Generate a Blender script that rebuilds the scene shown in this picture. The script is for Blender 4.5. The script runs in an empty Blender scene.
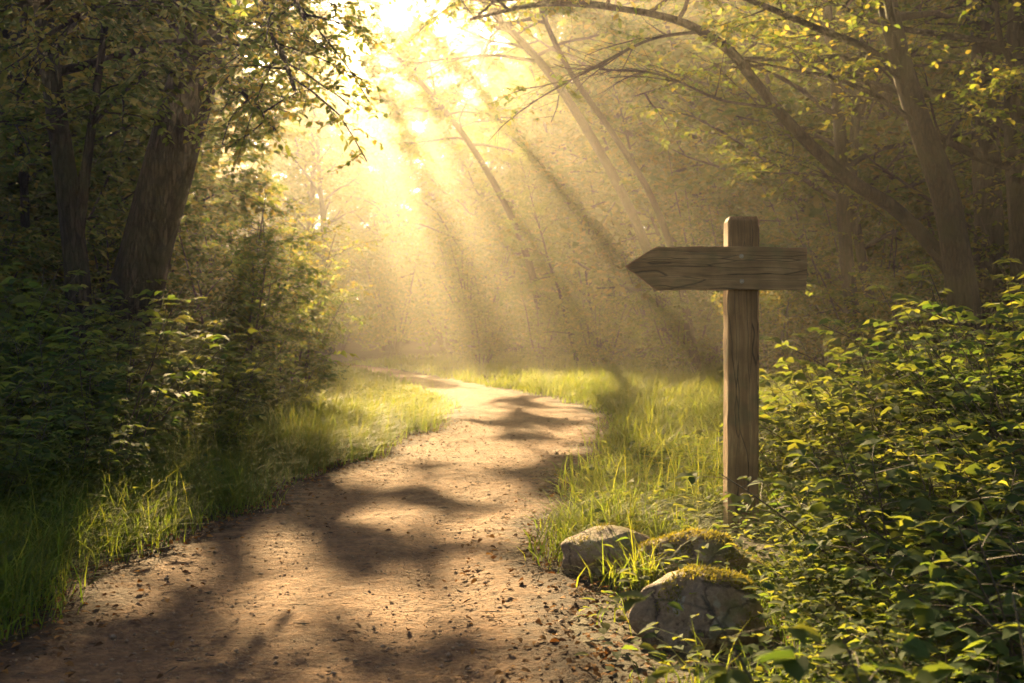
import bpy, math, random
import numpy as np
from mathutils import Vector, noise as mnoise

# ------------------------------------------------------------------ scene
scene = bpy.context.scene
COL = scene.collection
CAMZ, F, HORIZ = 0.95, 1138.0, 335.0
SUN_EL, SUN_AZ = 22.0, -11.0          # degrees; azimuth from +Y towards +X

def at(px, py, d):
    """point seen at pixel (px, py) of the 1024x683 frame at depth d"""
    return np.array([(px - 512) * d / F, d, CAMZ + (HORIZ - py) * d / F])

def nrm(v):
    v = np.asarray(v, float)
    return v / np.maximum(np.linalg.norm(v, axis=-1, keepdims=True), 1e-9)

# ------------------------------------------------------------------ mesh collector
class Geo:
    def __init__(s):
        s.v, s.q, s.t, s.a, s.n = [], [], [], [], 0
    def add(s, v, q=None, t=None, var=0.5):
        v = np.asarray(v, np.float32).reshape(-1, 3)
        if q is not None and len(q): s.q.append(np.asarray(q, np.int32) + s.n)
        if t is not None and len(t): s.t.append(np.asarray(t, np.int32) + s.n)
        s.v.append(v)
        s.a.append(np.broadcast_to(np.asarray(var, np.float32), (len(v),)).copy())
        s.n += len(v)
    def merge(s, g):
        for q in g.q: s.q.append(q + s.n)
        for t in g.t: s.t.append(t + s.n)
        s.v += g.v; s.a += g.a; s.n += g.n
    def build(s, name, mat, parent=None, smooth=False):
        me = bpy.data.meshes.new(name)
        v = np.concatenate(s.v) if s.v else np.zeros((0, 3), np.float32)
        q = np.concatenate(s.q) if s.q else np.zeros((0, 4), np.int32)
        t = np.concatenate(s.t) if s.t else np.zeros((0, 3), np.int32)
        me.vertices.add(len(v)); me.vertices.foreach_set('co', v.ravel())
        me.loops.add(q.size + t.size)
        me.loops.foreach_set('vertex_index', np.concatenate([q.ravel(), t.ravel()]).astype(np.int32))
        me.polygons.add(len(q) + len(t))
        me.polygons.foreach_set('loop_start', np.concatenate([np.arange(len(q)) * 4, q.size + np.arange(len(t)) * 3]).astype(np.int32))
        if smooth: me.polygons.foreach_set('use_smooth', np.ones(len(q) + len(t), bool))
        at_ = me.attributes.new('var', 'FLOAT', 'POINT')
        at_.data.foreach_set('value', np.concatenate(s.a) if s.a else np.zeros(0, np.float32))
        me.materials.append(mat)
        me.update(calc_edges=True)
        o = bpy.data.objects.new(name, me); COL.objects.link(o)
        if parent: o.parent = parent
        return o

def tube(g, pts, rad, k=6, var=0.5, cap=True):
    pts = np.asarray(pts, float); n = len(pts)
    rad = np.broadcast_to(np.asarray(rad, float), (n,))
    tan = nrm(np.gradient(pts, axis=0))
    ref = np.array([1.0, 0, 0]) if abs(tan[0, 0]) < .8 else np.array([0, 1.0, 0])
    u = nrm(np.cross(tan[0], ref)); us = [u]
    for i in range(1, n):
        u = us[-1] - tan[i] * np.dot(us[-1], tan[i]); us.append(nrm(u))
    us = np.array(us); ws = np.cross(tan, us)
    a = np.linspace(0, 2 * np.pi, k, endpoint=False)
    ring = us[:, None, :] * np.cos(a)[None, :, None] + ws[:, None, :] * np.sin(a)[None, :, None]
    V = pts[:, None, :] + ring * rad[:, None, None]
    i = np.arange(n - 1)[:, None] * k; j = np.arange(k)[None, :]; j2 = (j + 1) % k
    q = np.stack([i + j, i + j2, i + k + j2, i + k + j], -1).reshape(-1, 4)
    g.add(V, q, var=var)

def leaves4(g, p, d, n, L, W, var):
    """N small folded four-point leaves"""
    p, d, n = np.asarray(p), nrm(d), np.asarray(n)
    s = nrm(np.cross(d, n)); n = np.cross(s, d)
    L = np.broadcast_to(L, len(p))[:, None]; W = np.broadcast_to(W, len(p))[:, None]
    mid = p + d * L * .45 + n * W * .18
    V = np.stack([p, mid + s * W * .5, p + d * L - n * L * .06, mid - s * W * .5], 1)
    q = np.arange(len(p))[:, None] * 4 + np.arange(4)[None]
    g.add(V, q, var=np.repeat(np.broadcast_to(var, len(p)), 4))

def leaves6(g, p, d, n, L, W, var, droop=.12):
    """N leaves with an oval outline, folded on the midrib, with a curled tip"""
    p, d, n = np.asarray(p), nrm(d), np.asarray(n)
    s = nrm(np.cross(d, n)); n = np.cross(s, d)
    L = np.broadcast_to(L, len(p))[:, None]; W = np.broadcast_to(W, len(p))[:, None]
    m = p + d * L * .5 - n * L * droop * .15
    tip = p + d * L - n * L * droop
    a = p + d * L * .26 + n * W * .16; b = p + d * L * .62 + n * W * (.16 - droop * .6)
    V = np.stack([p, a + s * W * .46, b + s * W * .42, tip, b - s * W * .42, a - s * W * .46, m], 1)
    i = np.arange(len(p))[:, None] * 7
    q = np.concatenate([i + np.array([[0, 1, 2, 6]]), i + np.array([[6, 2, 3, 4]]) * 1, i + np.array([[0, 6, 4, 5]])])
    g.add(V, q, var=np.repeat(np.broadcast_to(var, len(p)), 7))

# ------------------------------------------------------------------ materials
def newmat(name):
    m = bpy.data.materials.new(name); m.use_nodes = True
    nt = m.node_tree; nt.nodes.clear()
    out = nt.nodes.new('ShaderNodeOutputMaterial')
    return m, nt, out
def N(nt, t, **kw):
    n = nt.nodes.new('ShaderNode' + t)
    for k, v in kw.items():
        if k.startswith('i_'): n.inputs[k[2:].replace('_', ' ')].default_value = v
        else: setattr(n, k, v)
    return n
def ramp(nt, fac, stops, interp='LINEAR'):
    r = nt.nodes.new('ShaderNodeValToRGB'); r.color_ramp.interpolation = interp
    e = r.color_ramp.elements
    while len(e) < len(stops): e.new(.5)
    for k, (p, c) in zip(e, stops):
        k.position = p; k.color = (*c, 1) if len(c) == 3 else c
    nt.links.new(fac, r.inputs[0]); return r
def math_(nt, op, a, b=None, clamp=False):
    n = N(nt, 'Math', operation=op, use_clamp=clamp)
    for i, x in enumerate((a, b)):
        if x is None: continue
        if isinstance(x, (int, float)): n.inputs[i].default_value = x
        else: nt.links.new(x, n.inputs[i])
    return n.outputs[0]

def leaf_mat(name, stops, trans_stops, tfac=.45, rough=.42, spec=.35):
    m, nt, out = newmat(name); L = nt.links.new
    at_ = N(nt, 'Attribute', attribute_name='var'); oi = N(nt, 'ObjectInfo')
    v = math_(nt, 'ADD', at_.outputs['Fac'], math_(nt, 'MULTIPLY', math_(nt, 'SUBTRACT', oi.outputs['Random'], .5), .45), True)
    c = ramp(nt, v, stops); t = ramp(nt, v, trans_stops)
    p = N(nt, 'BsdfPrincipled'); p.inputs['Roughness'].default_value = rough; p.inputs['Specular IOR Level'].default_value = spec
    L(c.outputs[0], p.inputs['Base Color'])
    tr = N(nt, 'BsdfTranslucent'); L(t.outputs[0], tr.inputs['Color'])
    mx = N(nt, 'MixShader'); mx.inputs[0].default_value = tfac
    L(p.outputs[0], mx.inputs[1]); L(tr.outputs[0], mx.inputs[2]); L(mx.outputs[0], out.inputs['Surface'])
    return m

def bark_mat(name, dark, light, moss=None, scale=1.0):
    m, nt, out = newmat(name); L = nt.links.new
    tc = N(nt, 'TexCoord'); mp = N(nt, 'Mapping'); mp.inputs['Scale'].default_value = (22 * scale, 22 * scale, 5.5 * scale)
    L(tc.outputs['Object'], mp.inputs[0])
    n1 = N(nt, 'TexNoise', i_Scale=2.2, i_Detail=8.0, i_Roughness=.65); L(mp.outputs[0], n1.inputs[0])
    v1 = N(nt, 'TexVoronoi', feature='DISTANCE_TO_EDGE', i_Scale=1.0); 
    mixv = N(nt, 'VectorMath', operation='ADD'); L(mp.outputs[0], mixv.inputs[0]); L(n1.outputs['Color'], mixv.inputs[1]); L(mixv.outputs[0], v1.inputs[0])
    ed = ramp(nt, v1.outputs['Distance'], [(0, (0, 0, 0)), (.22, (1, 1, 1))])
    h = math_(nt, 'ADD', math_(nt, 'MULTIPLY', ed.outputs[0], .6), math_(nt, 'MULTIPLY', n1.outputs[0], .6))
    c = ramp(nt, h, [(.2, dark), (.95, light)])
    col = c.outputs[0]
    if moss:
        n2 = N(nt, 'TexNoise', i_Scale=1.7, i_Detail=5.0); L(tc.outputs['Object'], n2.inputs[0])
        f = ramp(nt, n2.outputs[0], [(.48, (0, 0, 0)), (.66, (.75, .75, .75))])
        mx = N(nt, 'Mix', data_type='RGBA'); L(f.outputs[0], mx.inputs[0]); L(col, mx.inputs[6]); mx.inputs[7].default_value = (*moss, 1); col = mx.outputs[2]
    b = N(nt, 'Bump', i_Strength=.9, i_Distance=.03); L(h, b.inputs['Height'])
    p = N(nt, 'BsdfPrincipled', i_Roughness=.85); p.inputs['Specular IOR Level'].default_value = .25
    L(col, p.inputs['Base Color']); L(b.outputs[0], p.inputs['Normal']); L(p.outputs[0], out.inputs['Surface'])
    return m

def wood_mat(name, axis, stops):
    """weathered timber, grain along the given object axis"""
    m, nt, out = newmat(name); L = nt.links.new
    tc = N(nt, 'TexCoord'); mp = N(nt, 'Mapping')
    sc = [34.0, 34.0, 34.0]; sc[axis] = 1.5
    mp.inputs['Scale'].default_value = sc; L(tc.outputs['Object'], mp.inputs[0])
    warp = N(nt, 'TexNoise', i_Scale=3.1, i_Detail=2.0); L(tc.outputs['Object'], warp.inputs[0])
    va = N(nt, 'VectorMath', operation='MULTIPLY_ADD'); va.inputs[1].default_value = (1.6, 1.6, 1.6)
    L(warp.outputs['Color'], va.inputs[0]); L(mp.outputs[0], va.inputs[2])
    g1 = N(nt, 'TexNoise', i_Scale=1.0, i_Detail=7.0, i_Roughness=.7); L(va.outputs[0], g1.inputs[0])
    mp2 = N(nt, 'Mapping'); sc2 = [30.0, 30.0, 30.0]; sc2[axis] = 1.1; mp2.inputs['Scale'].default_value = sc2; L(tc.outputs['Object'], mp2.inputs[0])
    va2 = N(nt, 'VectorMath', operation='MULTIPLY_ADD'); va2.inputs[1].default_value = (.9, .9, .9)
    L(warp.outputs['Color'], va2.inputs[0]); L(mp2.outputs[0], va2.inputs[2])
    cr = N(nt, 'TexVoronoi', feature='DISTANCE_TO_EDGE', i_Scale=1.0); L(va2.outputs[0], cr.inputs[0])
    crack = ramp(nt, cr.outputs['Distance'], [(0, (0, 0, 0)), (.035, (1, 1, 1))])
    big = N(nt, 'TexNoise', i_Scale=5.0, i_Detail=4.0); L(tc.outputs['Object'], big.inputs[0])
    c = ramp(nt, g1.outputs[0], stops)
    mx = N(nt, 'Mix', data_type='RGBA', blend_type='MULTIPLY'); mx.inputs[0].default_value = .8
    L(c.outputs[0], mx.inputs[6]); L(crack.outputs[0], mx.inputs[7])
    st = ramp(nt, big.outputs[0], [(.35, (.45, .42, .36)), (.65, (1.1, 1.05, 1.0))])
    mx2 = N(nt, 'Mix', data_type='RGBA', blend_type='MULTIPLY'); mx2.inputs[0].default_value = .75
    L(mx.outputs[2], mx2.inputs[6]); L(st.outputs[0], mx2.inputs[7])
    # green algae patches
    al = N(nt, 'TexNoise', i_Scale=9.0, i_Detail=6.0); L(tc.outputs['Object'], al.inputs[0])
    af = ramp(nt, al.outputs[0], [(.52, (0, 0, 0)), (.7, (.45, .45, .45))])
    mx3 = N(nt, 'Mix', data_type='RGBA'); L(af.outputs[0], mx3.inputs[0]); L(mx2.outputs[2], mx3.inputs[6]); mx3.inputs[7].default_value = (.1, .105, .04, 1)
    h = math_(nt, 'ADD', math_(nt, 'MULTIPLY', g1.outputs[0], .7), math_(nt, 'MULTIPLY', crack.outputs[0], .6))
    b = N(nt, 'Bump', i_Strength=.8, i_Distance=.006); L(h, b.inputs['Height'])
    p = N(nt, 'BsdfPrincipled', i_Roughness=.72); p.inputs['Specular IOR Level'].default_value = .3
    L(mx3.outputs[2], p.inputs['Base Color']); L(b.outputs[0], p.inputs['Normal']); L(p.outputs[0], out.inputs['Surface'])
    return m

def soil_mat(name, stops, bumpd=.02, rough=.9, grain=60.0, edge=False):
    m, nt, out = newmat(name); L = nt.links.new
    tc = N(nt, 'TexCoord')
    n1 = N(nt, 'TexNoise', i_Scale=1.3, i_Detail=6.0, i_Roughness=.6); L(tc.outputs['Object'], n1.inputs[0])
    n2 = N(nt, 'TexNoise', i_Scale=grain, i_Detail=6.0, i_Roughness=.7); L(tc.outputs['Object'], n2.inputs[0])
    n3 = N(nt, 'TexNoise', i_Scale=9.0, i_Detail=7.0, i_Roughness=.62); L(tc.outputs['Object'], n3.inputs[0])
    v = N(nt, 'TexVoronoi', i_Scale=grain * .8); L(tc.outputs['Object'], v.inputs[0])
    f = math_(nt, 'ADD', math_(nt, 'MULTIPLY', n1.outputs[0], .35), math_(nt, 'ADD', math_(nt, 'MULTIPLY', n3.outputs[0], .35), math_(nt, 'MULTIPLY', n2.outputs[0], .3)))
    c = ramp(nt, f, stops)
    peb = ramp(nt, v.outputs['Color'], [(.0, (.42, .38, .35)), (.45, (1, 1, 1)), (1, (1.35, 1.3, 1.22))])
    mx = N(nt, 'Mix', data_type='RGBA', blend_type='MULTIPLY'); mx.inputs[0].default_value = .7
    L(c.outputs[0], mx.inputs[6]); L(peb.outputs[0], mx.inputs[7])
    if edge:    # humus trodden into the rim of the path
        at_ = N(nt, 'Attribute', attribute_name='var')
        ef = ramp(nt, math_(nt, 'ADD', at_.outputs['Fac'], math_(nt, 'MULTIPLY', math_(nt, 'SUBTRACT', n3.outputs[0], .5), .5)), [(.05, (.22, .19, .16)), (.30, (1, 1, 1))])
        me_ = N(nt, 'Mix', data_type='RGBA', blend_type='MULTIPLY'); me_.inputs[0].default_value = 1
        L(mx.outputs[2], me_.inputs[6]); L(ef.outputs[0], me_.inputs[7]); mx = me_
    hv = math_(nt, 'SUBTRACT', 1.0, v.outputs['Distance'])
    h = math_(nt, 'ADD', math_(nt, 'MULTIPLY', n3.outputs[0], 1.6), math_(nt, 'ADD', math_(nt, 'MULTIPLY', n2.outputs[0], .7), math_(nt, 'MULTIPLY', hv, .3)))
    b = N(nt, 'Bump', i_Strength=1.0, i_Distance=bumpd); L(h, b.inputs['Height'])
    p = N(nt, 'BsdfPrincipled', i_Roughness=rough); p.inputs['Specular IOR Level'].default_value = .3
    L(mx.outputs[2], p.inputs['Base Color']); L(b.outputs[0], p.inputs['Normal']); L(p.outputs[0], out.inputs['Surface'])
    return m

def rock_mat():
    m, nt, out = newmat('boulder_stone'); L = nt.links.new
    tc = N(nt, 'TexCoord'); geo = N(nt, 'NewGeometry')
    n1 = N(nt, 'TexNoise', i_Scale=6.0, i_Detail=8.0, i_Roughness=.65); L(tc.outputs['Object'], n1.inputs[0])
    n2 = N(nt, 'TexNoise', i_Scale=60.0, i_Detail=5.0, i_Roughness=.7); L(tc.outputs['Object'], n2.inputs[0])
    vo = N(nt, 'TexVoronoi', i_Scale=22.0); L(tc.outputs['Object'], vo.inputs[0])
    f = math_(nt, 'ADD', math_(nt, 'MULTIPLY', n1.outputs[0], .6), math_(nt, 'MULTIPLY', n2.outputs[0], .4))
    c = ramp(nt, f, [(.3, (.09, .058, .032)), (.5, (.26, .18, .105)), (.7, (.44, .33, .21))])
    lich = ramp(nt, vo.outputs['Distance'], [(.12, (1.35, 1.35, 1.2)), (.3, (1, 1, 1))])
    mx = N(nt, 'Mix', data_type='RGBA', blend_type='MULTIPLY'); mx.inputs[0].default_value = .5
    L(c.outputs[0], mx.inputs[6]); L(lich.outputs[0], mx.inputs[7])
    wv = N(nt, 'VectorMath', operation='MULTIPLY_ADD'); wv.inputs[1].default_value = (.22, .22, .22); L(n1.outputs['Color'], wv.inputs[0]); L(tc.outputs['Object'], wv.inputs[2])
    ck = N(nt, 'TexVoronoi', feature='DISTANCE_TO_EDGE', i_Scale=4.2); L(wv.outputs[0], ck.inputs[0])
    ckr = ramp(nt, ck.outputs['Distance'], [(0, (.3, .27, .24)), (.03, (1, 1, 1))])
    n6 = N(nt, 'TexNoise', i_Scale=16.0, i_Detail=3.0); L(tc.outputs['Object'], n6.inputs[0])
    spot = ramp(nt, n6.outputs[0], [(.60, (0, 0, 0)), (.66, (.55, .55, .55))])
    mk = N(nt, 'Mix', data_type='RGBA', blend_type='MULTIPLY'); mk.inputs[0].default_value = .8; L(mx.outputs[2], mk.inputs[6]); L(ckr.outputs[0], mk.inputs[7])
    ml = N(nt, 'Mix', data_type='RGBA'); L(spot.outputs[0], ml.inputs[0]); L(mk.outputs[2], ml.inputs[6]); ml.inputs[7].default_value = (.40, .40, .31, 1); mx = ml
    sep = N(nt, 'SeparateXYZ'); L(geo.outputs['Normal'], sep.inputs[0])
    n4 = N(nt, 'TexNoise', i_Scale=5.0, i_Detail=6.0); L(tc.outputs['Object'], n4.inputs[0])
    mf = math_(nt, 'ADD', math_(nt, 'MULTIPLY', sep.outputs[2], .35), n4.outputs[0])
    mr = ramp(nt, mf, [(.76, (0, 0, 0)), (.88, (.8, .8, .8))])
    mx2 = N(nt, 'Mix', data_type='RGBA'); L(mr.outputs[0], mx2.inputs[0]); L(mx.outputs[2], mx2.inputs[6]); mx2.inputs[7].default_value = (.13, .12, .02, 1)
    h = math_(nt, 'ADD', math_(nt, 'MULTIPLY', ckr.outputs[0], .35), math_(nt, 'ADD', math_(nt, 'MULTIPLY', n1.outputs[0], 1.0), math_(nt, 'MULTIPLY', n2.outputs[0], .45)))
    b = N(nt, 'Bump', i_Strength=1.0, i_Distance=.045); L(h, b.inputs['Height'])
    p = N(nt, 'BsdfPrincipled', i_Roughness=.82); L(mx2.outputs[2], p.inputs['Base Color']); L(b.outputs[0], p.inputs['Normal'])
    L(p.outputs[0], out.inputs['Surface']); return m

def plain_mat(name, col, rough=.6, metal=0.0):
    m, nt, out = newmat(name)
    p = N(nt, 'BsdfPrincipled', i_Roughness=rough, i_Metallic=metal)
    n = N(nt, 'TexNoise', i_Scale=90.0, i_Detail=4.0); tc = N(nt, 'TexCoord'); nt.links.new(tc.outputs['Object'], n.inputs[0])
    c = ramp(nt, n.outputs[0], [(.3, tuple(x * .5 for x in col)), (.7, col)])
    nt.links.new(c.outputs[0], p.inputs['Base Color']); nt.links.new(p.outputs[0], out.inputs['Surface']); return m

M_TREE = leaf_mat('tree_leaf', [(0, (.035, .06, .015)), (.6, (.06, .085, .02)), (1, (.10, .105, .025))],
                  [(0, (.14, .22, .02)), (.6, (.27, .31, .03)), (1, (.46, .35, .04))], .55, .65, .08)
M_SHRUB = leaf_mat('shrub_leaf', [(0, (.03, .062, .024)), (.6, (.05, .09, .03)), (1, (.09, .115, .03))],
                   [(0, (.14, .24, .025)), (.6, (.29, .32, .03)), (1, (.40, .38, .04))], .5, .7, .05)
M_GRASS = leaf_mat('grass_blade', [(0, (.04, .09, .014)), (.6, (.07, .12, .02)), (1, (.10, .13, .02))],
                   [(0, (.16, .28, .02)), (.6, (.28, .36, .03)), (1, (.40, .40, .03))], .48, .6, .12)
M_LITTER = leaf_mat('dead_leaf', [(0, (.05, .028, .014)), (.5, (.16, .078, .028)), (1, (.27, .13, .035))],
                    [(0, (.08, .035, .012)), (.5, (.2, .08, .02)), (1, (.35, .18, .04))], .25, .8, .05)
M_MOSS = leaf_mat('moss_frond', [(0, (.07, .08, .012)), (1, (.19, .16, .02))], [(0, (.2, .2, .02)), (1, (.42, .34, .03))], .4, .7, .15)
M_BARK = bark_mat('tree_bark', (.012, .009, .006), (.055, .04, .027), (.05, .055, .02))
M_STEM = plain_mat('shrub_stem', (.075, .055, .028), .7)
M_POST = wood_mat('post_timber', 2, [(.25, (.10, .054, .022)), (.5, (.26, .15, .064)), (.75, (.45, .295, .14))])
M_BOARD = wood_mat('board_timber', 0, [(.25, (.125, .076, .036)), (.5, (.31, .195, .092)), (.75, (.5, .345, .18))])
M_SCREW = plain_mat('rusty_steel', (.42, .37, .3), .45, .8)
M_ROCK = rock_mat()
M_SOIL = soil_mat('woodland_soil', [(.3, (.022, .017, .009)), (.5, (.05, .04, .018)), (.7, (.085, .065, .03))], .03)
M_PATH = soil_mat('path_dirt', [(.34, (.11, .062, .032)), (.5, (.22, .118, .054)), (.64, (.36, .202, .095))], .04, edge=True)
M_PEB = plain_mat('path_grit', (.34, .22, .13), .9)
M_TWIG = plain_mat('dead_twig', (.06, .042, .028), .85)

# ------------------------------------------------------------------ tagging
def tag(o, label=None, cat=None, group=None, kind=None):
    if label: o['label'] = label
    if cat: o['category'] = cat
    if group: o['group'] = group
    if kind: o['kind'] = kind
    return o
def thing(name, loc, label, cat, group=None, rz=0.0):
    o = bpy.data.objects.new(name, None); COL.objects.link(o)
    o.location = loc; o.rotation_euler = (0, 0, rz); o.empty_display_size = .2
    return tag(o, label, cat, group)
def dup(root, loc, rz, sc, label=None, group=None):
    r = root.copy(); COL.objects.link(r); r.location = loc; r.rotation_euler = (0, 0, rz); r.scale = (sc, sc, sc)
    if label: r['label'] = label
    if group: r['group'] = group
    for ch in list(root.children):
        c = ch.copy(); COL.objects.link(c); c.parent = r
    return r

# ------------------------------------------------------------------ the lie of the land
PL = np.array([(-6, -1.62), (0, -1.62), (3.5, -1.6), (4.8, -1.53), (6.5, -1.40), (9, -1.06), (11, -.82), (12.7, -.70), (14.8, -.72), (18, -1.2), (24, -2.5), (32, -4.7), (40, -8.2), (50, -14), (75, -30)])
PR = np.array([(-6, .30), (0, .26), (3.1, .22), (4.1, .16), (4.8, .12), (6.5, .26), (8.6, .60), (11.4, .98), (13.5, 1.08), (16.6, .66), (21.6, -.6), (31, -3.1), (40, -6.3), (50, -11.6), (75, -27)])
def edges(y):
    y = np.asarray(y, float)
    w = .07 * np.sin(y * 2.3) + .05 * np.sin(y * 5.1 + 1)
    w2 = .06 * np.sin(y * 2.9 + 2) + .05 * np.sin(y * 6.3)
    return np.interp(y, PL[:, 0], PL[:, 1]) + w, np.interp(y, PR[:, 0], PR[:, 1]) + w2
def smooth(t):
    t = np.clip(t, 0, 1); return t * t * (3 - 2 * t)
def off_path(x, y):
    """metres outside the path edge (negative on the path)"""
    l, r = edges(y); return np.maximum(l - x, x - r)
def lumps(x, y):
    return .05 * np.sin(x * 1.7 + .6 * y) * np.sin(y * 1.1 - .3 * x) + .03 * np.sin(x * 3.9 + 1) * np.sin(y * 3.1)
def height(x, y):
    x = np.asarray(x, float); y = np.asarray(y, float)
    s = off_path(x, y); l, r = edges(y)
    left = (x < (l + r) / 2)
    rise = 3.2 * smooth((y - 52) / 36)
    near = 1 - .75 * smooth((y - 9) / 5)
    bank = np.where(left, (.16 * smooth(s / 1.2) + .25 * smooth((s - 1) / 5)) * near, .07 * smooth(s / 1.0) + .22 * smooth((s - .8) / 4))
    flat = np.maximum(np.exp(-((x - 1.1) / .55) ** 2 - ((y - 5.5) / .7) ** 2), np.exp(-((x - .7) / .5) ** 2 - ((y - 4.2) / .9) ** 2))
    return (bank + lumps(x, y) * smooth(s / 1.2)) * (1 - 1.0 * np.minimum(flat * 1.25, 1)) + rise
def rock_free(x, y):
    # 1 away from the boulders and the post's front, 0 on them
    f = np.ones_like(np.asarray(x, float))
    for cx_, cy_, rx, ry in ((.385, 4.55, .23, .28), (.73, 4.4, .26, .30), (.57, 3.4, .25, .34), (1.02, 5.1, .24, .6), (.95, 4.55, .2, .3), (.72, 5.45, .2, .2)):
        f = np.minimum(f, smooth((np.hypot((x - cx_) / rx, (y - cy_) / ry) - .75) / .5))
    return f

# ground
def grid(xs, ys, fz):
    X, Y = np.meshgrid(xs, ys); Z = fz(X, Y)
    V = np.stack([X, Y, Z], -1).reshape(-1, 3)
    nx, ny = len(xs), len(ys)
    i = (np.arange(ny - 1)[:, None] * nx + np.arange(nx - 1)[None]).ravel()
    return V, np.stack([i, i + 1, i + nx + 1, i + nx], -1)
def ground_z(x, y):
    s = off_path(x, y)
    return height(x, y) - .06 * smooth(-s / .12 + .4)
xs = np.unique(np.concatenate([np.linspace(-78, -6, 40), np.linspace(-6, 5, 160), np.linspace(5, 78, 40)]))
ys = np.unique(np.concatenate([np.linspace(-20, 2, 40), np.linspace(2, 22, 260), np.linspace(22, 45, 80), np.linspace(45, 98, 25)]))
g = Geo(); V, q = grid(xs, ys, ground_z); g.add(V, q)
tag(g.build('ground', M_SOIL, smooth=True), kind='structure')

# path: own sheet, cambered, sinking under the verge at both edges
g = Geo()
ys = np.concatenate([np.linspace(-6, 2.5, 60), np.linspace(2.5, 9, 420), np.linspace(9, 20, 300), np.linspace(20, 50, 200)])
ys = np.unique(ys); ts = np.linspace(-.12, 1.12, 150)
l, r = edges(ys); T, Y = np.meshgrid(ts, ys)
X = l[:, None] * (1 - T) + r[:, None] * T
edge = np.minimum(T, 1 - T)
rut = -.018 * np.exp(-((T - .28) / .12) ** 2) - .018 * np.exp(-((T - .72) / .12) ** 2)
Z = .012 + rut + np.where(edge < 0, edge * .6, 0)
vec = np.stack([X, Y], -1).reshape(-1, 2)
nz = np.array([mnoise.noise((a * 2.2, b * 2.2, 0)) * .012 + mnoise.noise((a * 8, b * 8, 3)) * .008 + mnoise.noise((a * 22, b * 22, 7)) * .004 for a, b in vec])
Z = Z + nz.reshape(Z.shape)
V = np.stack([X, Y, Z], -1).reshape(-1, 3); nx = len(ts)
i = (np.arange(len(ys) - 1)[:, None] * nx + np.arange(nx - 1)[None]).ravel()
g.add(V, np.stack([i, i + 1, i + nx + 1, i + nx], -1), var=np.clip(edge * 2, 0, 1).ravel())
tag(g.build('path', M_PATH, smooth=True), kind='structure')

# ------------------------------------------------------------------ plants: generators
def bez(ctrl, n):
    """smooth polyline through control points (Catmull-Rom)"""
    c = np.asarray(ctrl, float); c = np.concatenate([[2 * c[0] - c[1]], c, [2 * c[-1] - c[-2]]])
    out = []; m = len(c) - 3
    for t in np.linspace(0, m - 1e-6, n):
        i = int(t); u = t - i; p0, p1, p2, p3 = c[i:i + 4]
        out.append(.5 * (2 * p1 + (p2 - p0) * u + (2 * p0 - 5 * p1 + 4 * p2 - p3) * u * u + (3 * p1 - p0 - 3 * p2 + p3) * u ** 3))
    return np.array(out)

def wander(R, p, d, L, n, wob, up):
    pts = [np.asarray(p, float)]; d = nrm(d)
    for _ in range(n):
        d = nrm(d + R.normal(0, wob, 3) + np.array([0, 0, up])); pts.append(pts[-1] + d * L / n)
    return np.array(pts)

def spray(R, wood, leaf, path, r0, tw_n, tw_len, leaf_n, LL, flat=.35, droop=-.03, big=False):
    """side twigs with alternate leaves, held in a flattish layer along a branch"""
    n = len(path); side = 1
    P, D, NN, A = [], [], [], []
    for k in range(tw_n):
        t = (.15 + .85 * (k + R.random()) / tw_n) * (n - 1); i = min(int(t), n - 2)
        p = path[i] + (path[i + 1] - path[i]) * (t - i); d = nrm(path[i + 1] - path[i])
        s = nrm(np.cross(d, (0, 0, 1)) + R.normal(0, flat, 3)); side = -side
        dd = nrm(d * .75 + s * side * .8 + R.normal(0, .12, 3) + np.array([0, 0, .05]))
        L = tw_len * R.uniform(.6, 1.25) * (1.15 - .5 * t / n)
        tw = wander(R, p, dd, L, 3, .1, droop)
        tube(wood, tw, np.linspace(r0, r0 * .4, 4), 3)
        m = leaf_n; u = (np.arange(m) + .6) / m * 2.999
        ii = np.minimum(u.astype(int), 2); fr = (u - ii)[:, None]
        lp = tw[ii] * (1 - fr) + tw[ii + 1] * fr
        ax = nrm(tw[ii + 1] - tw[ii]); ss = nrm(np.cross(ax, np.array([0, 0, 1.0])) + R.normal(0, .25, (m, 3)))
        sg = np.where(np.arange(m) % 2 == 0, 1, -1)[:, None]
        P.append(lp); D.append(ax * .6 + ss * sg + R.normal(0, .25, (m, 3)) + np.array([0, 0, -.18]))
        NN.append(np.array([0, 0, 1.0]) + R.normal(0, .38, (m, 3)))
    P, D, NN = map(np.concatenate, (P, D, NN))
    sz = LL * R.uniform(.7, 1.2, len(P))
    (leaves6 if big else leaves4)(leaf, P, D, NN, sz, sz * .58, R.random(len(P)))

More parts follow.
